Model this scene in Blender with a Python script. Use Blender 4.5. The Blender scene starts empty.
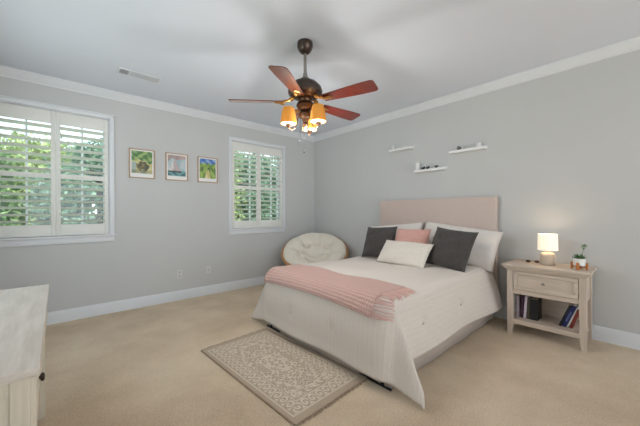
import bpy, bmesh, math, random
import numpy as np
from mathutils import Vector, Matrix, Euler

random.seed(7)
rng = np.random.default_rng(7)
PI = math.pi
S = bpy.context.scene
COL = S.collection

# ------------------------------------------------------------------ camera
F_PX, YAW, PITCH, ROLL = 293.27, 0.840217, 0.001446, -0.005159
CAM = Vector((-3.77889, -4.38351, 1.20288))
fw = Vector((math.cos(YAW)*math.cos(PITCH), math.sin(YAW)*math.cos(PITCH), math.sin(PITCH)))
rt = Vector((math.sin(YAW), -math.cos(YAW), 0))
up = rt.cross(fw)
r2 = rt*math.cos(ROLL) + up*math.sin(ROLL)
u2 = up*math.cos(ROLL) - rt*math.sin(ROLL)
cd = bpy.data.cameras.new('camera')
cam = bpy.data.objects.new('camera', cd)
COL.objects.link(cam)
M3 = Matrix((r2, u2, -fw)).transposed()
cam.matrix_world = Matrix.Translation(CAM) @ M3.to_4x4()
cd.sensor_fit = 'HORIZONTAL'
cd.sensor_width = 36.0
cd.lens = 36.0*F_PX/640.0
cd.clip_start = 0.02
S.camera = cam

# ------------------------------------------------------------------ exposure
S.view_settings.view_transform = 'Standard'
S.view_settings.look = 'None'
S.view_settings.gamma = 1
S.view_settings.use_curve_mapping = False
S.view_settings.exposure = 0.06

# ------------------------------------------------------------------ sky
W = bpy.data.worlds.new('sky')
S.world = W
W.use_nodes = True
nt = W.node_tree
nt.nodes.clear()
tc = nt.nodes.new('ShaderNodeTexCoord')
sp = nt.nodes.new('ShaderNodeSeparateXYZ')
nt.links.new(tc.outputs['Generated'], sp.inputs[0])
mr = nt.nodes.new('ShaderNodeMapRange')
mr.inputs['From Min'].default_value = -0.25
mr.inputs['From Max'].default_value = 0.25
nt.links.new(sp.outputs['Z'], mr.inputs['Value'])
rp = nt.nodes.new('ShaderNodeValToRGB')
rp.color_ramp.elements[0].color = (1.34, 1.43, 1.49, 1)
rp.color_ramp.elements[1].color = (0.66, 0.75, 0.86, 1)
nt.links.new(mr.outputs[0], rp.inputs[0])
bg = nt.nodes.new('ShaderNodeBackground')
bg.inputs['Strength'].default_value = 2.55
nt.links.new(rp.outputs[0], bg.inputs[0])
wo = nt.nodes.new('ShaderNodeOutputWorld')
nt.links.new(bg.outputs[0], wo.inputs[0])

# ------------------------------------------------------------------ sun (high behind the house, on the garden trees)
sd_ = bpy.data.lights.new('sun', 'SUN')
sd_.energy = 8.0
sd_.angle = 0.02
sd_.color = (1.0, 0.96, 0.88)
so_ = bpy.data.objects.new('sun', sd_)
COL.objects.link(so_)
so_.rotation_euler = Vector((-0.15, 0.64, -0.77)).to_track_quat('-Z', 'Y').to_euler()


# ------------------------------------------------------------------ helpers
def lin(c):
    return tuple((x/12.92 if x <= 0.04045 else ((x+0.055)/1.055)**2.4) for x in [v/255.0 for v in c])


class NT:
    """small wrapper for building node materials"""
    def __init__(self, name):
        self.m = bpy.data.materials.new(name)
        self.m.use_nodes = True
        self.t = self.m.node_tree
        self.b = self.t.nodes['Principled BSDF']
        self.out = self.t.nodes['Material Output']

    def n(self, kind, **kw):
        nd = self.t.nodes.new(kind)
        for k, v in kw.items():
            setattr(nd, k, v)
        return nd

    def l(self, a, b):
        self.t.links.new(a, b)

    def coord(self, which='Object', scale=(1, 1, 1)):
        t = self.n('ShaderNodeTexCoord')
        m = self.n('ShaderNodeMapping')
        m.inputs['Scale'].default_value = scale
        self.l(t.outputs[which], m.inputs[0])
        return m.outputs[0]

    def noise(self, vec, scale, detail=3, rough=0.5):
        nd = self.n('ShaderNodeTexNoise')
        nd.inputs['Scale'].default_value = scale
        nd.inputs['Detail'].default_value = detail
        nd.inputs['Roughness'].default_value = rough
        if vec is not None:
            self.l(vec, nd.inputs['Vector'])
        return nd.outputs[0]

    def ramp(self, fac, stops):
        r = self.n('ShaderNodeValToRGB')
        e = r.color_ramp.elements
        e[0].position, e[0].color = stops[0][0], (*stops[0][1], 1)
        e[1].position, e[1].color = stops[-1][0], (*stops[-1][1], 1)
        for p, c in stops[1:-1]:
            x = e.new(p)
            x.color = (*c, 1)
        self.l(fac, r.inputs[0])
        return r.outputs[0]

    def math(self, op, a, b=None):
        nd = self.n('ShaderNodeMath', operation=op)
        for i, v in enumerate((a, b)):
            if v is None:
                continue
            if isinstance(v, (int, float)):
                nd.inputs[i].default_value = v
            else:
                self.l(v, nd.inputs[i])
        return nd.outputs[0]

    def bump(self, h, strength, dist=0.01):
        b = self.n('ShaderNodeBump')
        b.inputs['Strength'].default_value = strength
        b.inputs['Distance'].default_value = dist
        self.l(h, b.inputs['Height'])
        self.l(b.outputs[0], self.b.inputs['Normal'])

    def base(self, c, rough=0.6, metal=0.0, spec=0.5):
        if isinstance(c, tuple):
            self.b.inputs['Base Color'].default_value = (*c, 1)
        else:
            self.l(c, self.b.inputs['Base Color'])
        self.b.inputs['Roughness'].default_value = rough
        self.b.inputs['Metallic'].default_value = metal
        self.b.inputs['Specular IOR Level'].default_value = spec
        return self


def sc(c, k):
    return tuple(x*k for x in c)


def mat_plain(name, rgb, rough=0.6, metal=0.0, spec=0.5, var=0.06, scale=12, bump=0.0, bscale=200):
    t = NT(name)
    c = lin(rgb)
    v = t.coord()
    t.base(t.ramp(t.noise(v, scale), [(0.3, sc(c, 1-var)), (0.7, sc(c, 1+var))]), rough, metal, spec)
    if bump:
        t.bump(t.noise(v, bscale, 2), bump, 0.002)
    return t.m


def mat_wood(name, rgb_a, rgb_b, scale=(3, 40, 40), rough=0.5, spec=0.4):
    t = NT(name)
    v = t.coord('Object', scale)
    f = t.noise(v, 1.5, 5, 0.65)
    t.base(t.ramp(f, [(0.3, lin(rgb_a)), (0.7, lin(rgb_b))]), rough, 0, spec)
    t.bump(f, 0.15, 0.002)
    return t.m


def mat_fabric(name, rgb, weave=500, var=0.12, bump=0.5, nscale=60, rough=0.95):
    t = NT(name)
    c = lin(rgb)
    v = t.coord()
    f = t.noise(v, nscale, 4, 0.7)
    t.base(t.ramp(f, [(0.3, sc(c, 1-var)), (0.7, sc(c, 1+var))]), rough, 0, 0.15)
    t.b.inputs['Sheen Weight'].default_value = 0.15
    t.bump(t.noise(v, weave, 2), bump, 0.003)
    return t.m


def mat_emit(name, rgb, strength, rough=0.6):
    t = NT(name)
    c = lin(rgb)
    t.base(c, rough)
    t.b.inputs['Emission Color'].default_value = (*c, 1)
    t.b.inputs['Emission Strength'].default_value = strength
    return t.m


def mat_attr(name, rough=0.9, bump=0.0, bscale=500):
    t = NT(name)
    a = t.n('ShaderNodeAttribute', attribute_name='pattern')
    t.base(a.outputs['Color'], rough, 0, 0.2)
    if bump:
        t.bump(t.noise(t.coord(), bscale, 2), bump, 0.003)
    return t.m


class MB:
    """collects shapes; build() links them as one mesh object"""
    def __init__(self):
        self.b = bmesh.new()

    def box(self, c, s, bev=0.0, rot=None, seg=2):
        r = bmesh.ops.create_cube(self.b, size=1.0)
        vs = r['verts']
        m = Matrix.Translation(c) @ (rot.to_4x4() if rot else Matrix.Identity(4)) @ Matrix.Diagonal((*s, 1))
        bmesh.ops.transform(self.b, matrix=m, verts=vs)
        if bev > 0:
            es = list({e for v in vs for e in v.link_edges})
            bmesh.ops.bevel(self.b, geom=es, offset=bev, segments=seg, profile=0.5, affect='EDGES')
        return self

    def span(self, a, b, bev=0.0):
        c = [(a[i]+b[i])/2 for i in range(3)]
        s = [abs(b[i]-a[i]) for i in range(3)]
        return self.box(c, s, bev)

    def taper(self, c0, s0, c1, s1):
        """box whose bottom (c0,s0) and top (c1,s1) rectangles differ"""
        vs = []
        for c, s in ((c0, s0), (c1, s1)):
            for sx, sy in ((-1, -1), (1, -1), (1, 1), (-1, 1)):
                vs.append(self.b.verts.new((c[0]+sx*s[0]/2, c[1]+sy*s[1]/2, c[2])))
        self.b.faces.new(vs[3::-1])
        self.b.faces.new(vs[4:])
        for i in range(4):
            j = (i+1) % 4
            self.b.faces.new((vs[i], vs[j], vs[4+j], vs[4+i]))
        return self

    def lathe(self, prof, c=(0, 0, 0), seg=24, mat=None, closed=False):
        rings = []
        for r, z in prof:
            if r < 1e-5:
                rings.append([self.b.verts.new((0, 0, z))])
            else:
                rings.append([self.b.verts.new((r*math.cos(2*PI*k/seg), r*math.sin(2*PI*k/seg), z)) for k in range(seg)])
        pairs = list(zip(rings[:-1], rings[1:]))
        if closed:
            pairs.append((rings[-1], rings[0]))
        for A, B in pairs:
            for k in range(seg):
                j = (k+1) % seg
                q = []
                for v in (A[k % len(A)], A[j % len(A)], B[j % len(B)], B[k % len(B)]):
                    if v not in q:
                        q.append(v)
                if len(q) > 2:
                    try:
                        self.b.faces.new(q)
                    except ValueError:
                        pass
        vs = [v for R in rings for v in R]
        m = Matrix.Translation(c) @ (mat.to_4x4() if mat else Matrix.Identity(4))
        bmesh.ops.transform(self.b, matrix=m, verts=vs)
        return self

    def tube(self, pts, r, seg=8, closed=False):
        pts = [Vector(p) for p in pts]
        n = len(pts)
        rad = r if isinstance(r, (list, tuple)) else [r]*n
        rings = []
        ref = Vector((0, 0, 1))
        for i, p in enumerate(pts):
            if closed:
                t = pts[(i+1) % n]-pts[i-1]
            else:
                t = pts[min(i+1, n-1)]-pts[max(i-1, 0)]
            t.normalize()
            a = ref if abs(t.dot(ref)) < 0.95 else Vector((1, 0, 0))
            x = t.cross(a).normalized()
            y = t.cross(x)
            rings.append([self.b.verts.new(p + (x*math.cos(2*PI*k/seg) + y*math.sin(2*PI*k/seg))*rad[i]) for k in range(seg)])
        for i in range(n if closed else n-1):
            A, B = rings[i], rings[(i+1) % n]
            for k in range(seg):
                j = (k+1) % seg
                self.b.faces.new((A[k], A[j], B[j], B[k]))
        if not closed:
            self.b.faces.new(rings[0][::-1])
            self.b.faces.new(rings[-1])
        return self

    def prism(self, prof, axis, a, b):
        """closed 2-d profile (p, z) extruded along x ('x': p is y) or y ('y': p is x)"""
        A, B = [], []
        for p, z in prof:
            if axis == 'x':
                A.append(self.b.verts.new((a, p, z)))
                B.append(self.b.verts.new((b, p, z)))
            else:
                A.append(self.b.verts.new((p, a, z)))
                B.append(self.b.verts.new((p, b, z)))
        n = len(A)
        for i in range(n):
            j = (i+1) % n
            self.b.faces.new((A[i], A[j], B[j], B[i]))
        self.b.faces.new(A[::-1])
        self.b.faces.new(B)
        return self

    def sphere(self, c, r, u=12, v=8, s=(1, 1, 1)):
        x = bmesh.ops.create_uvsphere(self.b, u_segments=u, v_segments=v, radius=r)
        bmesh.ops.transform(self.b, matrix=Matrix.Translation(c) @ Matrix.Diagonal((*s, 1)), verts=x['verts'])
        return self

    def grid(self, P):
        """P[i][j] points -> quads"""
        V = [[self.b.verts.new(p) for p in row] for row in P]
        for i in range(len(V)-1):
            for j in range(len(V[0])-1):
                self.b.faces.new((V[i][j], V[i+1][j], V[i+1][j+1], V[i][j+1]))
        return self

    def shift(self, v):
        bmesh.ops.translate(self.b, vec=v, verts=self.b.verts)
        return self

    def build(self, name, m, parent=None, smooth=False, world=False, fix=True):
        """world=True: the shapes were given in world space; move them into the parent's (unrotated) space"""
        if world and parent is not None:
            off = Vector(parent.location)
            q = parent.parent
            while q is not None:
                off += Vector(q.location)
                q = q.parent
            bmesh.ops.translate(self.b, vec=-off, verts=self.b.verts)
        if fix:
            bmesh.ops.recalc_face_normals(self.b, faces=self.b.faces)
        me = bpy.data.meshes.new(name)
        self.b.to_mesh(me)
        self.b.free()
        me.materials.append(m)
        if smooth:
            for p in me.polygons:
                p.use_smooth = True
            try:
                me.set_sharp_from_angle(angle=math.radians(smooth if smooth is not True else 45))
            except Exception:
                pass
        o = bpy.data.objects.new(name, me)
        COL.objects.link(o)
        if parent is not None:
            o.parent = parent
        return o


def tag(o, label=None, cat=None, group=None, kind=None):
    if label:
        o['label'] = label
    if cat:
        o['category'] = cat
    if group:
        o['group'] = group
    if kind:
        o['kind'] = kind
    return o


def thing(name, label, cat, loc=(0, 0, 0), rot=(0, 0, 0), group=None):
    o = bpy.data.objects.new(name, None)
    o.empty_display_size = 0.1
    COL.objects.link(o)
    o.location = loc
    o.rotation_euler = rot
    return tag(o, label, cat, group)


def struct(o):
    o['kind'] = 'structure'
    return o


def pyd(name, verts, faces, m, parent=None, smooth=False, colors=None):
    me = bpy.data.meshes.new(name)
    me.from_pydata([tuple(map(float, v)) for v in verts], [], faces)
    me.materials.append(m)
    if smooth:
        for p in me.polygons:
            p.use_smooth = True
    if colors is not None:
        a = me.color_attributes.new('pattern', 'FLOAT_COLOR', 'POINT')
        buf = np.ones((len(verts), 4), dtype=np.float32)
        buf[:, :3] = colors
        a.data.foreach_set('color', buf.ravel())
    o = bpy.data.objects.new(name, me)
    COL.objects.link(o)
    if parent is not None:
        o.parent = parent
    return o


# ------------------------------------------------------------------ materials
M = {}
M['wall'] = mat_plain('wall_paint', (204, 205, 204), 0.85, spec=0.2, var=0.01, scale=2, bump=0.08, bscale=350)
M['ceil'] = mat_plain('ceiling_paint', (226, 231, 240), 0.9, spec=0.1, var=0.01, scale=2)
M['trim'] = mat_plain('white_trim_paint', (226, 229, 232), 0.45, spec=0.4, var=0.01)
M['shutter'] = mat_plain('white_shutter_paint', (232, 232, 226), 0.45, spec=0.4, var=0.01)
M['white'] = mat_plain('white_matte_paint', (238, 238, 236), 0.5, var=0.01)
M['metal'] = mat_plain('aged_bronze', (92, 66, 48), 0.32, 0.85, var=0.25, scale=40)
M['bronze_dark'] = mat_plain('dark_bronze', (84, 72, 66), 0.35, 0.8, var=0.15, scale=30)
M['brass'] = mat_plain('antique_brass', (178, 128, 66), 0.32, 0.85, var=0.2, scale=40)
M['chrome'] = mat_plain('brushed_nickel', (160, 155, 148), 0.3, 0.9, var=0.05)
M['black'] = mat_plain('black_steel', (26, 25, 26), 0.7, 0.0, var=0.1)
M['cherry'] = mat_wood('cherry_blade_wood', (80, 20, 10), (122, 38, 20), (5, 40, 40), 0.3, 0.5)
M['cherry'].node_tree.nodes['Principled BSDF'].inputs['Coat Weight'].default_value = 1.0
M['cherry'].node_tree.nodes['Principled BSDF'].inputs['Coat IOR'].default_value = 1.5
M['cherry'].node_tree.nodes['Principled BSDF'].inputs['Coat Roughness'].default_value = 0.12
M['wash'] = mat_wood('whitewashed_wood', (198, 182, 166), (216, 201, 186), (30, 3, 30), 0.55, 0.3)
M['wash_v'] = mat_wood('whitewashed_wood_upright', (198, 182, 166), (214, 199, 184), (30, 30, 3), 0.55, 0.3)
M['dresser'] = mat_wood('pale_limed_wood', (200, 189, 176), (222, 213, 202), (26, 2.5, 26), 0.5, 0.35)
M['dresser_panel'] = mat_wood('pale_limed_wood_upright', (208, 198, 178), (226, 216, 198), (30, 30, 2), 0.55, 0.3)
M['headboard'] = mat_fabric('blush_linen', (208, 191, 182), 700, 0.06, 0.4, 90)
M['skirt'] = mat_fabric('bed_skirt_linen', (206, 192, 180), 600, 0.04, 0.3)
M['sheet'] = mat_fabric('mattress_ticking', (220, 215, 208), 600, 0.03, 0.2)
M['sham'] = mat_fabric('white_cotton', (232, 226, 220), 500, 0.03, 0.25, 25)
M['grey_plush'] = mat_fabric('charcoal_plush', (80, 76, 74), 320, 0.4, 1.0, 90)
M['pink_plush'] = mat_fabric('pink_velvet', (222, 172, 160), 300, 0.1, 0.8, 40)
M['cream_knit'] = mat_fabric('cream_boucle', (232, 224, 212), 260, 0.06, 1.0, 60)
M['cushion'] = mat_fabric('cream_canvas', (240, 231, 216), 500, 0.03, 0.3, 20)
M['rattan'] = mat_plain('honey_rattan', (190, 138, 88), 0.5, var=0.2, scale=40, bump=0.4, bscale=120)
M['oak_frame'] = mat_wood('light_oak', (176, 140, 104), (200, 164, 126), (30, 30, 8), 0.5, 0.3)
M['stand_wood'] = mat_wood('warm_acacia', (176, 106, 52), (208, 138, 78), (30, 30, 10), 0.5, 0.3)
M['ceramic'] = mat_plain('taupe_ceramic', (206, 192, 174), 0.35, var=0.05, scale=40, bump=0.3, bscale=80)
M['potwhite'] = mat_plain('white_glazed_pot', (236, 236, 234), 0.3, var=0.01)
M['succulent'] = mat_plain('succulent_green', (98, 134, 88), 0.5, var=0.3, scale=30)
M['soil'] = mat_plain('potting_soil', (70, 54, 42), 0.95, var=0.3, scale=90, bump=0.8, bscale=150)
M['bark'] = mat_plain('tree_bark', (92, 76, 60), 0.9, var=0.3, scale=14, bump=0.6, bscale=20)
M['lawn'] = mat_plain('lawn_grass', (120, 150, 90), 0.95, var=0.35, scale=4, bump=0.6, bscale=60)
M['pages'] = mat_plain('paper_pages', (226, 220, 206), 0.9, var=0.05, scale=80)


def mat_carpet():
    t = NT('beige_cut_pile_carpet')
    v = t.coord()
    big = t.noise(v, 1.3, 4, 0.6)
    fine = t.noise(v, 90, 4, 0.85)
    mix = t.math('ADD', t.math('MULTIPLY', big, 0.5), t.math('MULTIPLY', fine, 0.5))
    t.base(t.ramp(mix, [(0.32, lin((184, 158, 128))), (0.5, lin((221, 198, 168))), (0.68, lin((246, 228, 202)))]), 1.0, 0, 0.05)
    t.b.inputs['Sheen Weight'].default_value = 0.2
    hh = t.math('ADD', t.noise(v, 240, 3, 0.7), t.math('MULTIPLY', t.noise(v, 22, 3, 0.6), 1.2))
    t.bump(hh, 0.8, 0.008)
    return t.m


def mat_comforter():
    t = NT('ribbed_cream_comforter')
    tx = t.n('ShaderNodeTexCoord')
    s = t.n('ShaderNodeSeparateXYZ')
    t.l(tx.outputs['UV'], s.inputs[0])
    ph = t.math('MULTIPLY', s.outputs['X'], 2*PI/0.017)
    w = t.math('SINE', ph)
    w2 = t.math('SINE', t.math('MULTIPLY', s.outputs['X'], 2*PI/0.043))
    st = t.math('ADD', t.math('MULTIPLY', w, 0.5), t.math('MULTIPLY', w2, 0.35))
    f = t.math('ADD', t.math('MULTIPLY', st, 0.45), 0.5)
    c = lin((228, 218, 208))
    t.base(t.ramp(f, [(0.1, sc(c, 0.95)), (0.8, sc(c, 1.01))]), 0.95, 0, 0.15)
    t.b.inputs['Sheen Weight'].default_value = 0.15
    h = t.math('ADD', t.math('MULTIPLY', st, 0.6), t.math('MULTIPLY', t.noise(tx.outputs['UV'], 22, 3), 2.2))
    t.bump(h, 0.3, 0.005)
    return t.m


def mat_throw():
    t = NT('pink_chunky_knit')
    tx = t.n('ShaderNodeTexCoord')
    s = t.n('ShaderNodeSeparateXYZ')
    t.l(tx.outputs['UV'], s.inputs[0])
    a = t.math('SINE', t.math('MULTIPLY', t.math('ADD', s.outputs['X'], s.outputs['Y']), 2*PI/0.046))
    b = t.math('SINE', t.math('MULTIPLY', t.math('SUBTRACT', s.outputs['X'], s.outputs['Y']), 2*PI/0.046))
    k = t.math('MULTIPLY', a, b)
    f = t.math('ADD', t.math('MULTIPLY', k, 0.35), 0.5)
    c = lin((230, 189, 178))
    t.base(t.ramp(f, [(0.15, sc(c, 0.8)), (0.6, c), (0.9, sc(c, 1.08))]), 0.95, 0, 0.15)
    t.b.inputs['Sheen Weight'].default_value = 0.2
    t.bump(t.math('ADD', k, t.noise(tx.outputs['UV'], 300, 2)), 0.8, 0.008)
    return t.m


def mat_glass():
    t = NT('window_glass')
    tr = t.n('ShaderNodeBsdfTransparent')
    tr.inputs[0].default_value = (0.95, 0.98, 0.97, 1)
    gl = t.n('ShaderNodeBsdfGlossy')
    gl.inputs['Roughness'].default_value = 0.02
    mx = t.n('ShaderNodeMixShader')
    mx.inputs[0].default_value = 0.05
    t.l(tr.outputs[0], mx.inputs[1])
    t.l(gl.outputs[0], mx.inputs[2])
    t.l(mx.outputs[0], t.out.inputs[0])
    return t.m


def mat_leaf(name, rgb_dark, rgb_light):
    t = NT(name)
    v = t.coord()
    f = t.noise(v, 3.5, 4, 0.7)
    c = t.ramp(f, [(0.3, lin(rgb_dark)), (0.7, lin(rgb_light))])
    t.base(c, 0.55, 0, 0.3)
    tl = t.n('ShaderNodeBsdfTranslucent')
    t.l(c, tl.inputs[0])
    mx = t.n('ShaderNodeMixShader')
    mx.inputs[0].default_value = 0.4
    t.l(t.b.outputs[0], mx.inputs[1])
    t.l(tl.outputs[0], mx.inputs[2])
    t.l(mx.outputs[0], t.out.inputs[0])
    return t.m


def mat_shade(name, rgb, emit_rgb, e, trans=0.0):
    t = NT(name)
    t.base(lin(rgb), 0.6, 0, 0.3)
    t.b.inputs['Emission Color'].default_value = (*lin(emit_rgb), 1)
    t.b.inputs['Emission Strength'].default_value = e
    if trans:
        tl = t.n('ShaderNodeBsdfTranslucent')
        tl.inputs[0].default_value = (*lin(rgb), 1)
        mx = t.n('ShaderNodeMixShader')
        mx.inputs[0].default_value = trans
        t.l(t.b.outputs[0], mx.inputs[1])
        t.l(tl.outputs[0], mx.inputs[2])
        t.l(mx.outputs[0], t.out.inputs[0])
    return t.m


M['carpet'] = mat_carpet()
M['comforter'] = mat_comforter()
M['throw'] = mat_throw()
M['glass'] = mat_glass()
M['leaf_a'] = mat_leaf('leaf_mid_green', (78, 108, 74), (158, 182, 132))
M['leaf_b'] = mat_leaf('leaf_yellow_green', (118, 138, 88), (194, 208, 152))
M['leaf_c'] = mat_leaf('leaf_blue_green', (70, 102, 86), (146, 174, 150))

# ------------------------------------------------------------------ room shell
XL, YR, H = -4.43, -9.0, 2.705  # shell lengthened towards the unseen rear and left open there, to even the light
WIN = [(-3.79, 'window_1', (-0.235, 0.235)), (-1.24, 'window_2', (-0.11, 0.31))]
WZ0, WZ1, WHW = 0.965, 2.365, 0.487

struct(MB().span((XL-0.15, YR, -0.1), (0.15, 0.15, 0.0)).build('floor', M['carpet']))
struct(MB().span((XL-0.15, YR, H), (0.15, 0.15, H+0.1)).build('ceiling', M['ceil']))
w = MB()
xs = [XL-0.15]
for c, _, _ in WIN:
    xs += [c-WHW, c+WHW]
xs.append(0.15)
for i in range(0, len(xs)-1, 2):
    w.span((xs[i], 0, 0), (xs[i+1], 0.15, H))
for c, _, _ in WIN:
    w.span((c-WHW, 0, 0), (c+WHW, 0.15, WZ0))
    w.span((c-WHW, 0, WZ1), (c+WHW, 0.15, H))
struct(w.build('wall_back', M['wall']))
struct(MB().span((0, YR, 0), (0.15, 0, H)).build('wall_right', M['wall']))
LY0, LY1, LZ0, LZ1 = -3.2, -0.8, 0.9, 2.1  # unseen opening cut in the left wall to let in daylight
wl = MB()
wl.span((XL-0.15, YR, 0), (XL, LY0, H))
wl.span((XL-0.15, LY1, 0), (XL, 0, H))
wl.span((XL-0.15, LY0, 0), (XL, LY1, LZ0))
wl.span((XL-0.15, LY0, LZ1), (XL, LY1, H))
struct(wl.build('wall_left', M['wall']))
w3 = struct(bpy.data.objects.new('added_window', None))  # unseen window, added to brighten the room from the left
COL.objects.link(w3)
w3.location = (XL, (LY0+LY1)/2, LZ0)
wf = MB()
for (a_, b_) in ((LY0-0.05, LY0), (LY1, LY1+0.05)):
    wf.span((XL, a_, LZ0-0.05), (XL+0.018, b_, LZ1+0.05), 0.003)
for (a_, b_) in ((LZ0-0.05, LZ0), (LZ1, LZ1+0.05)):
    wf.span((XL, LY0, a_), (XL+0.018, LY1, b_), 0.003)
for k in range(4):
    y_ = LY0+0.02+(LY1-LY0-0.04)*k/3
    wf.span((XL-0.1, y_-0.02, LZ0), (XL-0.06, y_+0.02, LZ1))
for z_ in (LZ0+0.02, LZ1-0.02):
    wf.span((XL-0.1, LY0, z_-0.02), (XL-0.06, LY1, z_+0.02))
wf.build('window_frame', M['trim'], w3, world=True)  # frame and pane belong to the added window
MB().span((XL-0.082, LY0+0.02, LZ0+0.02), (XL-0.078, LY1-0.02, LZ1-0.02)).build('glass_pane', M['glass'], w3, world=True)

CR = [(0, 2.615), (0.010, 2.615), (0.013, 2.628), (0.024, 2.638), (0.038, 2.656), (0.056, 2.68), (0.062, 2.69), (0.07, 2.693), (0.07, H), (0, H)]
struct(MB().prism([(-p, z) for p, z in CR], 'x', XL, 0).build('trim_1', M['trim'], smooth=30))
struct(MB().prism([(-p, z) for p, z in CR], 'y', YR, 0).build('trim_2', M['trim'], smooth=30))
struct(MB().prism([(XL+p, z) for p, z in CR], 'y', YR, 0).build('trim_3', M['trim'], smooth=30))
BB = [(0, 0), (0.016, 0), (0.016, 0.105), (0.012, 0.118), (0.007, 0.132), (0, 0.134)]
struct(MB().prism([(-p, z) for p, z in BB], 'x', XL, 0).build('baseboard_back', M['trim'], smooth=30))
struct(MB().prism([(-p, z) for p, z in BB], 'y', YR, 0).build('baseboard_right', M['trim'], smooth=30))
struct(MB().prism([(XL+p, z) for p, z in BB], 'y', YR, 0).build('baseboard_left', M['trim'], smooth=30))


def window(cx, name, munt):
    root = bpy.data.objects.new(name, None)
    COL.objects.link(root)
    root.location = (cx, 0, WZ0)
    root['kind'] = 'structure'
    # casing around the opening and the jamb lining
    f = MB()
    ow = 0.535
    f.span((-ow, -0.02, 0.0), (-WHW, 0, 1.445), 0.004)
    f.span((WHW, -0.02, 0.0), (ow, 0, 1.445), 0.004)
    f.span((-WHW, -0.02, 1.4), (WHW, 0, 1.445), 0.004)
    f.span((-ow-0.006, -0.03, 1.437), (ow+0.006, 0, 1.452), 0.003)
    f.span((-WHW, 0, 0), (-WHW+0.008, 0.15, 1.4))
    f.span((WHW-0.008, 0, 0), (WHW, 0.15, 1.4))
    f.span((-WHW, 0, 1.392), (WHW, 0.15, 1.4))
    f.build('window_frame', M['trim'], root, smooth=30)
    s = MB()
    s.span((-ow-0.015, -0.045, -0.022), (ow+0.015, 0.15, 0.0), 0.005)
    s.span((-ow, -0.02, -0.09), (ow, 0, -0.022), 0.004)
    s.build('window_sill', M['trim'], root, smooth=30)
    # sash
    a = MB()
    y0, y1 = 0.095, 0.125
    hw = WHW-0.008
    a.span((-hw, y0, 0), (-hw+0.045, y1, 1.392))
    a.span((hw-0.045, y0, 0), (hw, y1, 1.392))
    a.span((-hw, y0, 0), (hw, y1, 0.06))
    a.span((-hw, y0, 1.34), (hw, y1, 1.392))
    a.span((-hw, y0, 0.65), (hw, y1, 0.69))
    for mx in munt:
        a.span((mx-0.009, y0+0.004, 0.05), (mx+0.009, y1-0.004, 1.36))
    a.build('sash', M['trim'], root)
    MB().span((-hw+0.03, 0.108, 0.04), (hw-0.03, 0.112, 1.36)).build('glass_pane', M['glass'], root)
    # two shutter panels
    for sgn in (-1, 1):
        x0, x1 = (-WHW+0.01, -0.0004) if sgn < 0 else (0.0004, WHW-0.01)
        p = MB()
        za, zb = 0.004, 1.388
        st = 0.041
        p.span((x0, 0.0, za), (x0+st, 0.028, zb), 0.003)
        p.span((x1-st, 0.0, za), (x1, 0.028, zb), 0.003)
        p.span((x0+st, 0.0, za), (x1-st, 0.028, 0.128), 0.003)
        p.span((x0+st, 0.0, 0.64), (x1-st, 0.028, 0.694), 0.003)
        p.span((x0+st, 0.0, 1.25), (x1-st, 0.028, zb), 0.003)
        pn = p.build('shutter_panel', M['shutter'], root, smooth=30)
        for (l0, l1) in ((0.128, 0.64), (0.694, 1.25)):
            n = round((l1-l0)/0.077)
            lv = MB()
            for k in range(n):
                z = l0+(k+0.5)*(l1-l0)/n
                th = math.radians(-13)
                # lens-shaped louver, inner edge high
                prof = []
                for i in range(12):
                    aa = 2*PI*i/12
                    py, pz = 0.045*math.cos(aa), 0.006*math.sin(aa)
                    prof.append((0.014+py*math.cos(th)-pz*math.sin(th), z+py*math.sin(th)+pz*math.cos(th)))
                lv.prism(prof, 'x', x0+st-0.004, x1-st+0.004)
            lv.build('louver_slats', M['shutter'], pn, smooth=40)
        if sgn > 0:
            MB().box(((x0+0.012), -0.004, 0.667), (0.01, 0.012, 0.03), 0.002).build('latch', M['shutter'], root)
    return root


for c, nm, mu in WIN:
    window(c, nm, mu)

# ------------------------------------------------------------------ outside
struct(MB().span((-16, 0.16, -0.5), (14, 24, -0.4)).build('ground', M['lawn']))


def tree(x, y, h, rx, rz, mats, label, n=11000, leaf=0.09, name='tree'):
    root = thing(name, label, 'tree', (x, y, -0.4), group=None)
    t = MB()
    t.tube([(0, 0, 0), (0.03, 0.02, h*0.35), (-0.02, 0.04, h*0.7), (0, 0, h*0.9)], [0.09, 0.075, 0.05, 0.02])
    for k in range(6):
        a = k*1.1
        z = h*(0.25+0.1*k)
        t.tube([(0, 0, z), (rx*0.4*math.cos(a), rx*0.4*math.sin(a), z+0.25), (rx*0.75*math.cos(a), rx*0.75*math.sin(a), z+0.45)], [0.035, 0.022, 0.008], 6)
    t.build('trunk', M['bark'], root, smooth=True)
    # leaves clumped about a set of random sprays inside an egg-shaped crown
    cl = []
    for _ in range(90):
        d = rng.normal(size=3)
        d /= np.linalg.norm(d)
        r = rng.uniform(0.35, 1.0)**0.5
        cl.append(np.array([d[0]*rx*r, d[1]*rx*r, h-rz+d[2]*rz*r]))
    verts, faces = [], []
    for i in range(n):
        c = cl[rng.integers(len(cl))] + rng.normal(size=3)*rx*0.17
        if c[2] < 0.02:
            c[2] = rng.uniform(0.02, 0.5)
        a = rng.normal(size=3)
        a /= np.linalg.norm(a)
        b = np.cross(a, rng.normal(size=3))
        b /= np.linalg.norm(b)
        s = leaf*rng.uniform(0.6, 1.4)
        k = len(verts)
        nn = np.cross(a, b)
        verts += [c-a*s, c+b*s*0.45+nn*s*0.12, c+a*s, c-b*s*0.45+nn*s*0.12]
        faces.append((k, k+1, k+2, k+3))
    pyd('foliage', verts, faces, M[mats], root)
    return root


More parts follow.
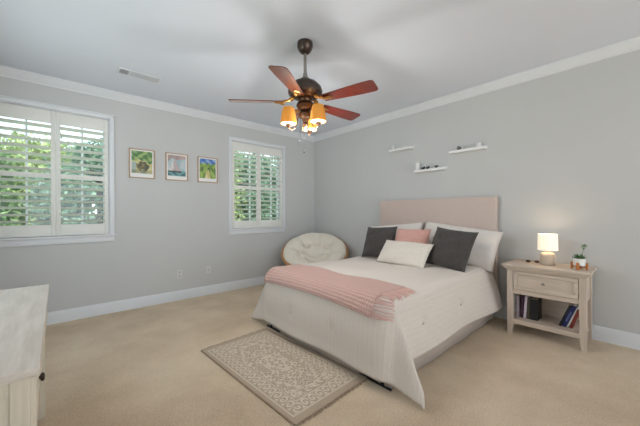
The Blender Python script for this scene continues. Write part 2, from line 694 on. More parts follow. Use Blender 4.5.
TREES = [
    (-5.4, 4.8, 3.3, 1.05, 1.75, 'leaf_a', 'bushy green tree outside the left window, seen through its left shutter panel'),
    (-4.3, 9.4, 4.2, 1.3, 2.1, 'leaf_b', 'tall pale green tree standing farther back outside the left window'),
    (-3.0, 4.6, 3.35, 1.0, 1.7, 'leaf_c', 'bluish green shrubby tree outside the right shutter panel of the left window'),
    (-0.3, 4.8, 4.0, 1.0, 2.0, 'leaf_b', 'yellow green tree outside the right window, behind its left shutter panel'),
    (1.75, 5.2, 3.7, 1.05, 1.85, 'leaf_c', 'bluish green tree outside the middle of the right window'),
    (3.9, 5.4, 3.9, 1.1, 1.95, 'leaf_a', 'dense green tree outside the right window, farthest to the right'),
    (3.4, 11.0, 5.6, 1.9, 2.8, 'leaf_a', 'tallest green tree, far back outside the right window'),
    (-8.2, 9.5, 3.6, 1.6, 1.8, 'leaf_a', 'wide green tree far back outside the left window, behind the bushy one'),
    (-0.6, 9.6, 4.2, 1.5, 2.1, 'leaf_a', 'broad green tree in the yard between the two windows'),
]
for a in TREES:
    tree(*a)

# ------------------------------------------------------------------ bed
XF, BYC, BHW, ZT = -2.13, -2.44, 0.795, 0.60   # foot edge, middle, half width, top of the bedding
bed = thing('bed', 'queen bed with a tall blush upholstered headboard and pale box skirt against the right wall', 'bed', (-1.1, BYC, 0))
MB().span((-0.085, -3.243, 0.2), (-0.018, -1.637, 1.388), 0.012).build('headboard', M['headboard'], bed, smooth=40, world=True)
fr = MB()
for y in (-3.15, -1.73):
    fr.span((XF+0.03, y-0.015, 0.005), (-0.1, y+0.015, 0.03))
fr.span((XF+0.022, -3.225, 0.0), (XF+0.034, -1.655, 0.013))
for x in (XF+0.06, -0.15):
    for y in (-3.15, -1.73):
        fr.span((x-0.02, y-0.02, 0), (x+0.02, y+0.02, 0.16))
fr.build('bed_frame', M['black'], bed, world=True)
MB().span((XF+0.06, -3.19, 0.16), (-0.1, -1.69, 0.36)).build('box_spring', M['sheet'], bed, world=True)
MB().span((XF+0.05, -3.2, 0.36), (-0.1, -1.68, 0.585), 0.05).build('mattress', M['sheet'], bed, smooth=40, world=True)
sk = MB()


def skirt_side(p0, p1, nrm, n):
    rows = []
    for zz in (0.008, 0.2, 0.36):
        row = []
        for i in range(n+1):
            t = i/n
            w_ = 0.004*math.sin(t*n*0.35)*(1-zz/0.5)+(0.024*min(1.0, max(0.0, min(t-0.13, 0.86-t)/0.05)) if nrm[0] else 0.0)
            row.append((p0[0]+(p1[0]-p0[0])*t+nrm[0]*w_, p0[1]+(p1[1]-p0[1])*t+nrm[1]*w_, zz))
        rows.append(row)
    sk.grid(rows)


skirt_side((XF+0.035, -1.66), (XF+0.035, -3.215), (-1, 0), 60)
skirt_side((XF+0.035, -3.215), (-0.1, -3.215), (0, -1), 70)
skirt_side((XF+0.035, -1.66), (-0.1, -1.66), (0, 1), 70)
so = sk.build('bed_skirt', M['skirt'], bed, smooth=True, world=True)
md = so.modifiers.new('thick', 'SOLIDIFY')
md.thickness = 0.004

XHEAD = -0.2
LEN = XHEAD-XF
RR = 0.085


def sheet_pt(s, t, lift=0.0):
    """point of a cloth lying over the bed: s across (positive to the camera's right), t from head to foot"""
    ci = BHW-RR
    cl = LEN-RR
    b = max(0.0, abs(s)-ci)
    a = max(0.0, t-cl)
    d = math.hypot(a, b)
    bx = XHEAD-min(t, cl)
    sg = 1 if s > 0 else -1
    by = BYC-max(-ci, min(ci, s))
    puff = 0.012*math.sin(2.7*s+1.0)*math.sin(2.2*t+0.4)+0.008*math.sin(9*s+3*t)*math.sin(5*t)
    if d < 1e-9:
        return Vector((bx, by, ZT+puff+lift))
    phi = math.atan2(b, a)
    g = math.sin(phi)**0.42 if phi > 0 else 0
    d *= 1-0.075*math.exp(-((phi-0.75)/0.4)**2)
    da = g*PI/2
    th = math.radians(3.5*math.cos(phi)**2 + 7*math.sin(phi)**2 + 24*math.exp(-((phi-0.80)/0.36)**2))
    q = RR*PI/2
    if d < q:
        h = RR*math.sin(d/RR)
        dr = RR*(1-math.cos(d/RR))
    else:
        k = d-q
        h = RR+k*math.sin(th)
        dr = RR+k*math.cos(th)
        # gentle folds growing towards the hem
        ww = min(1.0, k/0.4)
        h += ww*(0.012*math.sin(7*s+1.3*t)*math.cos(phi)+0.014*math.sin(5.2*t+0.5)*math.sin(phi))
        h += 0.012*math.sin(PI*min(1, k/0.35))
        if s > 0:
            h += ww*0.05*math.exp(-(t/0.55)**2)*math.sin(phi)
    h += lift*min(1, d/q)
    z = ZT+puff*(1-min(1, d/q))-dr+lift*max(0.0, 1-d/q)
    return Vector((bx-math.cos(da)*h, by-sg*math.sin(da)*h, max(0.014, z)))


def sheet_obj(name, m, srange, trange, ns, ntt, lift, parent, thick, extra=None):
    ss = np.linspace(*srange, ns)
    tt = np.linspace(*trange, ntt)
    off = Vector(parent.location)
    verts, faces, uvs = [], [], []
    for i, s in enumerate(ss):
        for j, t in enumerate(tt):
            s_, t_ = (s, t) if extra is None else extra(s, t)
            p = sheet_pt(s_, t_, lift)-off
            verts.append(p)
            uvs.append((s, t))
    for i in range(ns-1):
        for j in range(ntt-1):
            a = i*ntt+j
            faces.append((a, a+1, a+ntt+1, a+ntt))
    o = pyd(name, verts, faces, m, parent, True)
    uv = o.data.uv_layers.new(name='UVMap')
    for lp in o.data.loops:
        uv.data[lp.index].uv = uvs[lp.vertex_index]
    md = o.modifiers.new('thick', 'SOLIDIFY')
    md.thickness = thick
    md.offset = -1
    return o


OVF, OVS = 0.53, 0.42
cf = thing('comforter', 'cream ribbed comforter with small tufts spread over the bed, corner trailing on the carpet', 'comforter', (-1.1, BYC, ZT))
TUFTS = [(s, LEN+0.28) for s in (-0.28, 0.25)]+[(0.98, LEN-0.38), (0.98, LEN-1.05)]


shell = sheet_obj('quilt', M['comforter'], (-BHW+RR-RR*PI/2-OVS+0.08, BHW-RR+RR*PI/2+OVS-0.08), (0.0, LEN-RR+RR*PI/2+OVF-0.09), 130, 130, 0.012, cf, 0.012)
# pull the surface in around each tuft
for v in shell.data.vertices:
    w = v.co+Vector(cf.location)
    for (s, t) in TUFTS:
        p = sheet_pt(s, t, 0.012)
        d = (w-p).length
        if d < 0.16:
            e = sheet_pt(s, t, -0.012)
            v.co += (e-p)*math.exp(-(d/0.05)**2)*0.7
for (s, t) in TUFTS:
    p = sheet_pt(s, t, 0.004)-Vector(cf.location)
    MB().sphere(p, 0.008, 8, 6).build('tuft', M['sham'], cf, smooth=True)

th = thing('throw_blanket', 'pink knitted throw with tassel fringe folded across the foot of the bed', 'blanket', (XF+0.3, BYC, ZT))


def throw_map(s, t):
    # left end hangs lower over the foot edge
    u = (s+0.86)/1.5
    t2 = t+0.035*(2*u-1)**2*max(0.0, (t-(LEN-0.42))/0.45)
    return s, t2


sheet_obj('knit_body', M['throw'], (-0.90, 0.66), (LEN-0.40, LEN+0.05), 110, 40, 0.03, th, 0.016, throw_map)
fg = MB()
for k in range(34):
    t = LEN-0.40+0.45*(k+0.5)/34
    ds = random.uniform(0.10, 0.13)
    pts = []
    for i in range(6):
        q = i/5
        s_, t_ = throw_map(0.65+ds*q, t+random.uniform(-0.006, 0.006)*q+0.012*q*math.sin(k*1.1))
        pts.append(sheet_pt(s_, t_, 0.024-0.006*q)-Vector(th.location))
    fg.tube(pts, [0.0048, 0.0046, 0.0044, 0.004, 0.0038, 0.0025], 5)
fg.build('fringe', M['throw'], th, smooth=True)


# ------------------------------------------------------------------ pillows
def pillow(name, label, m, w, h, T, base, lean, yaw=0, roll=-1, group=None, pinch=0.05, cat='pillow', n=28, flange=0.0):
    """base: world position of the middle of the lower edge; lean: degrees back from upright"""
    root = thing(name, label, cat, base, (0, 0, 0), group)
    # local: x to the photo's right (-Y), z up, y away from the headboard towards the camera (-X)
    R = Matrix(((0, -1, 0), (-1, 0, 0), (0, 0, 1))).to_3x3()
    verts, faces = [], []

    def pt(i, j, side):
        u = -1+2*i/n
        v = -1+2*j/n
        # pinched, slightly concave sides with ears at the corners
        x = u*(1-pinch*(1-v*v)**0.8)*w/2 if True else u
        z = v*(1-pinch*(1-u*u)**0.8)*h/2
        e = max(0.0, (1-u*u))*max(0.0, (1-v*v))
        th_ = T/2*(e**0.42)
        th_ *= 1+0.10*math.sin(5*u+2*v+w*9)+0.06*math.sin(9*v-4*u)
        sag = -0.15*T*max(0, v)*(1-u*u)
        return Vector((x, side*th_+sag*0, z+h/2))
    idx = {}
    for side in (1, -1):
        for i in range(n+1):
            for j in range(n+1):
                edge = i in (0, n) or j in (0, n)
                if edge and side < 0:
                    idx[(side, i, j)] = idx[(1, i, j)]
                    continue
                idx[(side, i, j)] = len(verts)
                verts.append(pt(i, j, side))
    for side in (1, -1):
        for i in range(n):
            for j in range(n):
                q = [idx[(side, i, j)], idx[(side, i+1, j)], idx[(side, i+1, j+1)], idx[(side, i, j+1)]]
                faces.append(q if side > 0 else q[::-1])
    L = Matrix.Rotation(math.radians(lean), 3, 'X')
    A = Matrix.Rotation(math.radians(roll), 3, 'Y')
    Z = Matrix.Rotation(math.radians(yaw), 3, 'Z')
    verts = [Z @ (R @ (L @ (A @ v))) for v in verts]
    o = pyd('cover', verts, faces, m, root, True)
    return root


ZB = ZT+0.02
pillow('bed_pillow', 'large white pillow standing against the right half of the headboard', M['sham'], 0.93, 0.46, 0.2, (-0.33, -2.83, ZB), 22, roll=7, group='white pillows against the headboard', pinch=0.04)
pillow('bed_pillow', 'large white pillow standing against the left half of the headboard', M['sham'], 0.86, 0.46, 0.2, (-0.33, -2.01, ZB), 24, roll=-6, group='white pillows against the headboard', pinch=0.04)
pillow('throw_pillow', 'charcoal plush square cushion at the right of the bed, beside the small white one', M['grey_plush'], 0.47, 0.46, 0.17, (-0.76, -2.945, ZB), 28, yaw=-3, roll=6, group='charcoal cushions on the bed', pinch=0.07)
pillow('throw_pillow', 'charcoal plush square cushion at the left of the pink cushion', M['grey_plush'], 0.46, 0.45, 0.16, (-0.69, -2.02, ZB), 27, yaw=5, roll=-3, group='charcoal cushions on the bed', pinch=0.07)
pillow('throw_pillow', 'pink velvety cushion between the two charcoal cushions', M['pink_plush'], 0.46, 0.43, 0.15, (-0.66, -2.45, ZB), 26, yaw=0, roll=-1, pinch=0.05)
pillow('lumbar_pillow', 'small oblong cream cushion lying in front of the pink cushion', M['cream_knit'], 0.64, 0.32, 0.13, (-0.93, -2.51, ZB), 40, yaw=-2, roll=1, pinch=0.04)


# ------------------------------------------------------------------ rug
def rug():
    x0, x1, y0, y1 = -2.81, -2.142, -3.035, -1.75
    cx, cy = (x0+x1)/2, (y0+y1)/2
    root = thing('rug', 'small tan and cream oriental patterned rug on the carpet at the foot of the bed', 'rug', (cx, cy, 0), (0, 0, math.radians(2.7)))
    nx, ny = 176, 324
    X = np.linspace(-(x1-x0)/2, (x1-x0)/2, nx)
    Y = np.linspace(-(y1-y0)/2, (y1-y0)/2, ny)
    PX, PY = np.meshgrid(X, Y, indexing='ij')
    ax, ay = np.abs(PX), np.abs(PY)
    hx, hy = (x1-x0)/2, (y1-y0)/2
    ex, ey = hx-ax, hy-ay
    e = np.minimum(ex-0.03, ey-0.055)          # distance inside the plain edge
    r = np.random.default_rng(3)

    def waves(sc_, k, seed):
        rr = np.random.default_rng(seed)
        f = np.zeros_like(PX)
        for _ in range(k):
            a = rr.uniform(0, PI)
            w_ = sc_*rr.uniform(0.75, 1.3)
            f += np.cos(w_*(ax*math.cos(a))+rr.uniform(0, 6))*np.cos(w_*ay*math.sin(a)+rr.uniform(0, 6))
        return f/math.sqrt(k)
    f1 = waves(125, 9, 5)
    f2 = waves(170, 8, 11)
    cream = np.zeros_like(PX)
    # field: scrolls
    dia = np.maximum(np.maximum(ax/0.215, ay/0.45), (ax/0.215+ay/0.45)/1.32)
    zig = 0.03*np.sign(np.sin((PY+0.6*PX)*130))
    med = dia+zig
    field = (np.abs(f1) < 0.33).astype(float)
    outer = ((np.abs(f2) < 0.42)).astype(float)
    cream = np.where(med < 0.93, field, np.where(med < 1.0, 1.0, np.where(med < 1.07, 0.0, outer)))
    core = (ax/0.07+ay/0.13)
    cream = np.where((core > 0.9) & (core < 1.15), 1.0, cream)
    # border band with s-scrolls between two fine lines
    band = (e < 0.105)
    along = np.where(ex-0.03 < ey-0.055, PY, PX)
    tt_ = along/0.064
    ph = (tt_-np.floor(tt_))*2-1
    cc = (e-0.055)/0.042
    rad = np.hypot(ph, cc)
    an = np.arctan2(cc, ph)
    scroll = (np.sin(an*1.0+rad*8.0) > -0.1).astype(float)
    cream = np.where(band, scroll, cream)
    line = ((e > 0.0) & (e < 0.010)) | ((e > 0.100) & (e < 0.109))
    cream = np.where(line, 0.9, cream)
    gap = ((e > 0.010) & (e < 0.016)) | ((e > 0.109) & (e < 0.117))
    cream = np.where(gap, 0.0, cream)
    cream = np.where(e <= 0, 0.0, cream)
    cream = cream*r.uniform(0.7, 1.0, cream.shape)
    c0, c1 = np.array(lin((182, 163, 142))), np.array(lin((218, 206, 188)))
    col = c0+(c1-c0)*cream[..., None]
    col *= r.uniform(0.93, 1.05, cream.shape)[..., None]
    Z = 0.009+0.0012*cream+0.001*np.sin(PX*9)*np.sin(PY*6)
    verts = np.stack([PX, PY, Z], -1).reshape(-1, 3)
    faces = []
    for i in range(nx-1):
        for j in range(ny-1):
            a = i*ny+j
            faces.append((a, a+ny, a+ny+1, a+1))
    o = pyd('woven_field', verts, faces, M['rug'], root, True, col.reshape(-1, 3))
    for sx in (-1, 1):
        bd = MB()
        bd.span((sx*hx-0.006, -hy, 0.001), (sx*hx+0.006, hy, 0.0115), 0.003)
        bd.build('edge_binding', M['rug_edge'], root)
    for sg in (-1, 1):
        fr_ = MB()
        for k in range(90):
            x = -hx+(k+0.5)*2*hx/90
            l = random.uniform(0.012, 0.028)
            fr_.tube([(x, sg*hy, 0.007), (x+random.uniform(-.004, .004), sg*(hy+l), 0.004)], 0.0026, 4)
        fr_.build('fringe', M['rug_edge'], root)
    return root


M['rug'] = mat_attr('woven_rug', 0.95, 0.6, 420)
M['rug_edge'] = mat_fabric('rug_edge_tan', (166, 144, 122), 400, 0.15, 0.5)
rug()

# ------------------------------------------------------------------ nightstand and what is on it
NX0, NX1, NY0, NY1 = -0.42, -0.04, -4.035, -3.44
ns = thing('nightstand', 'whitewashed wooden nightstand with one drawer and an open book shelf', 'nightstand', ((NX0+NX1)/2, (NY0+NY1)/2, 0))
tp = MB()
tp.span((NX0-0.033, NY0-0.034, 0.668), (-0.012, NY1+0.038, 0.69), 0.004)
tp.span((NX0-0.022, NY0-0.024, 0.652), (-0.016, NY1+0.026, 0.668), 0.005)
tp.span((NX0-0.008, NY0-0.010, 0.636), (-0.02, NY1+0.010, 0.652), 0.003)
tp.build('tabletop', M['wash'], ns, smooth=30, world=True)
for (x, y) in ((NX0, NY0), (NX0, NY1), (NX1, NY0), (NX1, NY1)):
    sx = 1 if x == NX0 else -1
    sy = 1 if y == NY0 else -1
    lg = MB()
    a = 0.05
    cx_, cy_ = x+sx*a/2, y+sy*a/2
    lg.span((cx_-a/2, cy_-a/2, 0.12), (cx_+a/2, cy_+a/2, 0.64), 0.002)
    lg.taper((cx_-sx*0.006, cy_-sy*0.006, 0.0), (0.034, 0.034), (cx_, cy_, 0.12), (a, a))
    lg.build('leg', M['wash_v'], ns, world=True)
cs = MB()
a = 0.05
cs.span((NX0+a, NY0+0.012, 0.40), (NX1-a, NY0+0.03, 0.636))
cs.span((NX0+a, NY1-0.03, 0.40), (NX1-a, NY1-0.012, 0.636))
cs.span((NX1-0.02, NY0+a, 0.15), (NX1-0.008, NY1-a, 0.636))
cs.span((NX0+0.006, NY0+a, 0.402), (NX0+0.026, NY1-a, 0.442), 0.002)
cs.span((NX0+0.006, NY0+a, 0.626), (NX0+0.026, NY1-a, 0.637))
cs.span((NX0+0.026, NY0+0.03, 0.405), (NX1-0.02, NY1-0.03, 0.42))
cs.build('carcass', M['wash'], ns, world=True)
sh = MB()
sh.span((NX0+0.012, NY0+a, 0.135), (NX1, NY1-a, 0.15), 0.001)
sh.span((NX0+a, NY0+0.01, 0.134), (NX0+a+0.22, NY0+a, 0.149))
sh.span((NX0+a, NY1-a, 0.134), (NX0+a+0.22, NY1-0.01, 0.149))
sh.span((NX0+0.006, NY0+a, 0.105), (NX0+0.026, NY1-a, 0.15), 0.002)
sh.build('shelf', M['wash'], ns, world=True)
dw = MB()
dy0, dy1, dz0, dz1 = NY0+a+0.004, NY1-a-0.004, 0.445, 0.623
dw.span((NX0+0.012, dy0, dz0), (NX0+0.3, dy1, dz1))
b_ = 0.032
for (p0, p1) in (((dy0, dz0), (dy1, dz0+b_)), ((dy0, dz1-b_), (dy1, dz1)), ((dy0, dz0+b_), (dy0+b_, dz1-b_)), ((dy1-b_, dz0+b_), (dy1, dz1-b_))):
    dw.span((NX0+0.001, p0[0], p0[1]), (NX0+0.013, p1[0], p1[1]), 0.003)
dr = dw.build('drawer', M['wash'], ns, smooth=30, world=True)
MB().lathe([(0, -0.002), (0.006, 0), (0.006, 0.012), (0.013, 0.016), (0.014, 0.022), (0.009, 0.028), (0, 0.029)], (NX0+0.012, (dy0+dy1)/2, 0.535), 16, Matrix.Rotation(-PI/2, 3, 'Y')).build('knob', M['chrome'], dr, smooth=True, world=True)

# lamp
LX, LY, LZ = -0.225, -3.735, 0.69
lamp = thing('table_lamp', 'lit table lamp with a white drum shade and rounded taupe ceramic base on the nightstand', 'lamp', (LX, LY, LZ))
MB().lathe([(0, 0), (0.052, 0), (0.058, 0.006), (0.06, 0.03), (0.06, 0.085), (0.056, 0.108), (0.044, 0.12), (0.016, 0.124), (0.014, 0.13), (0, 0.13)], seg=32).build('lamp_base', M['ceramic'], lamp, smooth=True)
M['lampshade'] = mat_shade('lit_linen_shade', (250, 240, 220), (255, 236, 206), 0.6)
M['bulb'] = mat_shade('lit_bulb', (255, 240, 215), (255, 214, 160), 7.0)
MB().lathe([(0.080, 0.145), (0.077, 0.30), (0.075, 0.30), (0.078, 0.145)], seg=40, closed=True).build('lamp_shade', M['lampshade'], lamp, smooth=40)
MB().lathe([(0, 0.13), (0.012, 0.13), (0.012, 0.16), (0, 0.16)], seg=12).build('lamp_socket', M['chrome'], lamp, smooth=30)
MB().lathe([(0, 0.158), (0.011, 0.16), (0.014, 0.175), (0.026, 0.20), (0.028, 0.215), (0.02, 0.235), (0, 0.242)], seg=16).build('bulb', M['bulb'], lamp, smooth=True)
ll = bpy.data.lights.new('lamp_light', 'POINT')
ll.energy = 0.6
ll.color = (1.0, 0.82, 0.6)
ll.shadow_soft_size = 0.03
lo = bpy.data.objects.new('lamp_light', ll)
COL.objects.link(lo)
lo.parent = lamp
lo.location = (0, 0, 0.265)
sp_ = MB()
for k in range(3):
    q = 2*PI*k/3
    sp_.tube([(0.01*math.cos(q), 0.01*math.sin(q), 0.157), (0.079*math.cos(q), 0.079*math.sin(q), 0.29)], 0.0015, 5)
sp_.build('shade_spider', M['chrome'], lamp)

# plant on a wooden stand
PX_, PY_, PZ_ = -0.30, -3.975, 0.69
pl = thing('potted_plant', 'small green succulent in a white pot on a little wooden stand on the nightstand', 'plant', (PX_, PY_, PZ_))
sd = MB()
for k in range(4):
    q = PI/4+k*PI/2+0.7
    c, s = math.cos(q), math.sin(q)
    sd.box((0.053*c, 0.053*s, 0.032), (0.014, 0.02, 0.064), 0.002, Matrix.Rotation(q, 3, 'Z'))
for q in (PI/4+0.7, 3*PI/4+0.7):
    sd.box((0, 0, 0.026), (0.1, 0.012, 0.012), 0.001, Matrix.Rotation(q, 3, 'Z'))
sd.build('plant_stand', M['stand_wood'], pl)
MB().lathe([(0, 0.033), (0.038, 0.033), (0.043, 0.037), (0.046, 0.092), (0.046, 0.099), (0.042, 0.099), (0.041, 0.089), (0, 0.089)], seg=28).build('pot', M['potwhite'], pl, smooth=40)
MB().lathe([(0, 0.092), (0.04, 0.092), (0.041, 0.088)], seg=20).build('soil', M['soil'], pl)


def leaf_blade(mb, base, dirv, ln, wd, th_=0.004):
    d = Vector(dirv).normalized()
    sd_ = d.cross(Vector((0, 0, 1)))
    if sd_.length < 1e-3:
        sd_ = Vector((1, 0, 0))
    sd_.normalize()
    nn = sd_.cross(d)
    prof = [(0, 0.25), (0.3, 0.8), (0.6, 1.0), (0.85, 0.6), (1, 0.05)]
    top, bot = [], []
    for t, w_ in prof:
        c = Vector(base)+d*ln*t+nn*(0.12*ln*t*t)
        top.append([c-sd_*wd*w_/2, c+nn*th_*w_, c+sd_*wd*w_/2])
        bot.append([c-sd_*wd*w_/2, c-nn*th_*w_, c+sd_*wd*w_/2])
    mb.grid(top)
    mb.grid([r_[::-1] for r_ in bot])


lf = MB()
for ring, (n_, el, ln) in enumerate(((9, 18, 0.045), (8, 40, 0.042), (6, 62, 0.036))):
    for k in range(n_):
        q = 2*PI*k/n_+ring*0.35
        e_ = math.radians(el)
        leaf_blade(lf, (0.012*math.cos(q), 0.012*math.sin(q), 0.094+0.004*ring), (math.cos(q)*math.cos(e_), math.sin(q)*math.cos(e_), math.sin(e_)), ln, 0.02)
lf.build('leaves', M['succulent'], pl, smooth=True, fix=False)
sg_ = MB()
tip = Vector((0.012, -0.034, 0.205))
sg_.tube([(0.0, -0.01, 0.092), (0.004, -0.02, 0.145), tip], [0.0022, 0.002, 0.0015], 6)
for k, (t, el) in enumerate(((0.55, 20), (0.7, 25), (0.8, 30), (0.9, 40), (1.0, 50), (1.0, 15), (0.95, 10))):
    q = k*2.4
    p = Vector((0.004, -0.02, 0.145)).lerp(tip, t)
    leaf_blade(sg_, p, (math.cos(q), math.sin(q), math.tan(math.radians(el))), 0.03, 0.016, 0.002)
sg_.build('sprig', M['succulent'], pl, smooth=True, fix=False)

# pair of spectacles
gl = thing('glasses', 'small pair of brown-tinted glasses lying on the nightstand left of the lamp', 'glasses', (-0.17, -3.60, 0.69), (0, 0, 0.35))
M['tint'] = mat_plain('brown_tinted_lens', (84, 58, 44), 0.25, var=0.1)
fm = MB()
for sgn in (-1, 1):
    fm.tube([(0.018*math.cos(2*PI*k/16)*0.75, sgn*0.036+0.021*math.sin(2*PI*k/16), 0.013+0.010*math.cos(2*PI*k/16)) for k in range(16)], 0.0016, 5, True)
    fm.tube([(0.012, sgn*0.058, 0.02), (0.07, sgn*0.05, 0.012), (0.12, sgn*0.03, 0.003)], 0.0016, 5)
fm.tube([(0.012, -0.015, 0.02), (0.013, 0, 0.022), (0.012, 0.015, 0.02)], 0.0016, 5)
fm.build('frame', M['metal'], gl, smooth=True)
for sgn in (-1, 1):
    ln_ = MB()
    ln_.lathe([(0, -0.0008), (0.019, -0.0008), (0.019, 0.0008), (0, 0.0008)], (0, sgn*0.036, 0.013), 16, Matrix.Rotation(-0.65, 3, 'Y'))
    ln_.build('lens', M['tint'], gl)


# books
def book(label, rgb, thick, hgt, dep, y, lean=0.0, group=None, stripe=None, x=None):
    """y: where the spine's lower edge stands; lean > 0 tips the top towards the photo's right"""
    x = NX0+0.10 if x is None else x
    root = thing('book', label, 'book', (x, y, 0.1505+abs(math.sin(math.radians(lean)))*thick/2), (math.radians(lean), 0, 0), group)
    c = mat_plain('book_cover', rgb, 0.55, var=0.06, scale=30)
    b = MB()
    t = thick
    b.span((0, -t/2, 0), (dep, -t/2+0.0025, hgt), 0.0006)
    b.span((0, t/2-0.0025, 0), (dep, t/2, hgt), 0.0006)
    b.span((-0.002, -t/2, 0), (0.002, t/2, hgt), 0.001)
    b.build('cover', c, root)
    MB().span((0.002, -t/2+0.0025, 0.003), (dep-0.004, t/2-0.0025, hgt-0.003)).build('pages', M['pages'], root)
    if stripe:
        s = MB()
        s.span((-0.0026, -t*0.22, hgt*0.25), (-0.0018, t*0.22, hgt*0.72))
        s.build('spine_panel', mat_plain('spine_panel', stripe, 0.5), root)
    return root


G1 = 'books at the left end of the nightstand shelf'
YB = NY1-a-0.006
book('pale lilac book leaning at the far left of the nightstand shelf', (178, 166, 178), 0.022, 0.215, 0.16, YB-0.012, 0, G1)
book('dark plum book, second from the left on the nightstand shelf', (70, 44, 62), 0.018, 0.222, 0.16, YB-0.042, 3, G1)
book('whitish lavender book, third from the left on the nightstand shelf', (208, 196, 210), 0.022, 0.226, 0.15, YB-0.068, 4, G1)
book('dark olive book beside the black book on the nightstand shelf', (72, 70, 56), 0.024, 0.215, 0.16, YB-0.096, 2, G1)
book('thick black book, rightmost of the left-hand books on the nightstand shelf', (24, 22, 26), 0.062, 0.205, 0.16, YB-0.145, 0, G1)
G2 = 'books leaning at the right end of the nightstand shelf'
book('near-black book leaning at the left of the blue book', (26, 28, 38), 0.018, 0.215, 0.15, NY0+a+0.148, 21, G2)
book('navy blue book leaning with a pale spine panel', (30, 40, 104), 0.03, 0.215, 0.15, NY0+a+0.120, 21, G2, stripe=(92, 104, 150))
book('thin white book leaning between the blue and the red book', (214, 216, 214), 0.012, 0.215, 0.15, NY0+a+0.094, 21, G2)
book('brick red book leaning against the right nightstand leg', (132, 56, 44), 0.024, 0.185, 0.15, NY0+a+0.070, 18, G2)

# ------------------------------------------------------------------ papasan chair in the corner
PC = Vector((-0.56, -0.655, 0.0))
pa = thing('papasan_chair', 'round rattan papasan chair with a tufted cream cushion in the room corner', 'chair', PC, (0, 0, math.radians(225)))
TL = Matrix.Rotation(math.radians(27), 3, 'Y')          # local +x faces the camera
RC = Vector((0.0, 0, 0.57))
RAD = 0.545


def bowl(r, q, dz=0.0):
    """point of the bowl at radius fraction r, angle q"""
    z = -0.30*(1-r*r)+dz
    return TL @ Vector((RAD*r*math.cos(q), RAD*r*math.sin(q), z)) + RC


rm = MB()
for dr_, dz_ in ((0, 0), (-0.02, -0.045)):
    rm.tube([TL @ Vector(((RAD+dr_)*math.cos(2*PI*k/48), (RAD+dr_)*math.sin(2*PI*k/48), dz_)) + RC for k in range(48)], 0.019, 8, True)
rm.build('rim', M['rattan'], pa, smooth=True)
rb = MB()
for k in range(16):
    q = 2*PI*k/16
    rb.tube([bowl(r, q, -0.035) for r in (0.25, 0.5, 0.75, 0.98)], 0.009, 6)
for rr_ in (0.25, 0.6):
    rb.tube([bowl(rr_, 2*PI*k/32, -0.035) for k in range(32)], 0.01, 6, True)
rb.build('bowl_frame', M['rattan'], pa, smooth=True)
bs = MB()
bs.tube([(0.30*math.cos(2*PI*k/32)-0.05, 0.30*math.sin(2*PI*k/32), 0.02) for k in range(32)], 0.019, 8, True)
bs.tube([(0.26*math.cos(2*PI*k/32)-0.05, 0.26*math.sin(2*PI*k/32), 0.2) for k in range(32)], 0.016, 8, True)
for k in range(10):
    q = 2*PI*k/10
    b0 = Vector((0.30*math.cos(q)-0.05, 0.30*math.sin(q), 0.02))
    q2 = q+0.3
    pt = bowl(0.62, q2, -0.05)
    bs.tube([b0, pt], 0.012, 6)
bs.build('chair_base', M['rattan'], pa, smooth=True)
NQ, NR = 96, 26
cv, cfc = [], []
for side in (1, -1):
    for i in range(NR+1):
        r = i/NR
        for k in range(NQ):
            q = 2*PI*k/NQ
            # eight outer lobes round a squarish middle
            seam = 0.38+0.62*abs(math.sin(4*q+0.4))**0.5 if r > 0.45 else 1.0
            ring = 1-math.exp(-((r-0.47)/0.07)**2)*(0.15+0.85*abs(math.cos(4*q+0.4))**3)
            pf = max(0.0, 1-(r)**6)**0.5
            T_ = 0.05+0.115*(seam*0.75+0.25)*ring*(0.6+0.75*math.sin(PI*min(1, r*0.98))) if side > 0 else 0.0
            z = -0.26*(1-r**2.0)*1.0+(T_*pf if side > 0 else -0.012*pf)
            R_ = RAD*0.965*r*(1+0.012*abs(math.sin(4*q))*r)
            cv.append(TL @ Vector((R_*math.cos(q), R_*math.sin(q), z+0.02)) + RC)
base_n = (NR+1)*NQ
for sd_i in range(2):
    o_ = sd_i*base_n
    for i in range(NR):
        for k in range(NQ):
            k2 = (k+1) % NQ
            f_ = (o_+i*NQ+k, o_+(i+1)*NQ+k, o_+(i+1)*NQ+k2, o_+i*NQ+k2)
            cfc.append(f_ if sd_i == 0 else f_[::-1])
cu = pyd('cushion', cv, cfc, M['cushion'], pa, True)
for k in range(8):
    q = 2*PI*k/8
    MB().sphere(bowl(0.47, q+0.29, 0.06), 0.013, 8, 6).build('tuft_button', M['cushion'], cu, smooth=True)

# ------------------------------------------------------------------ ceiling fan
FX, FY = -2.153, -2.383
fan = thing('ceiling_fan', 'bronze ceiling fan with five wooden blades and three lit amber lamps', 'ceiling fan', (FX, FY, 0))
MB().lathe([(0, 2.705), (0.066, 2.705), (0.069, 2.693), (0.068, 2.665), (0.06, 2.64), (0.042, 2.615), (0.022, 2.605), (0, 2.604)], seg=28).build('canopy', M['bronze_dark'], fan, smooth=40)
MB().lathe([(0, 2.36), (0.014, 2.36), (0.014, 2.62), (0, 2.62)], seg=14).build('downrod', M['chrome'], fan, smooth=40)
MB().lathe([(0, 2.43), (0.018, 2.43), (0.022, 2.40), (0.04, 2.385), (0.052, 2.37), (0.055, 2.355), (0, 2.355)], seg=20).build('rod_collar', M['chrome'], fan, smooth=40)
MB().lathe([(0, 2.365), (0.06, 2.362), (0.105, 2.345), (0.14, 2.31), (0.152, 2.275), (0.148, 2.25), (0.125, 2.235), (0.1, 2.22), (0, 2.22)], seg=36).build('motor_housing', M['bronze_dark'], fan, smooth=40)
trm = MB()
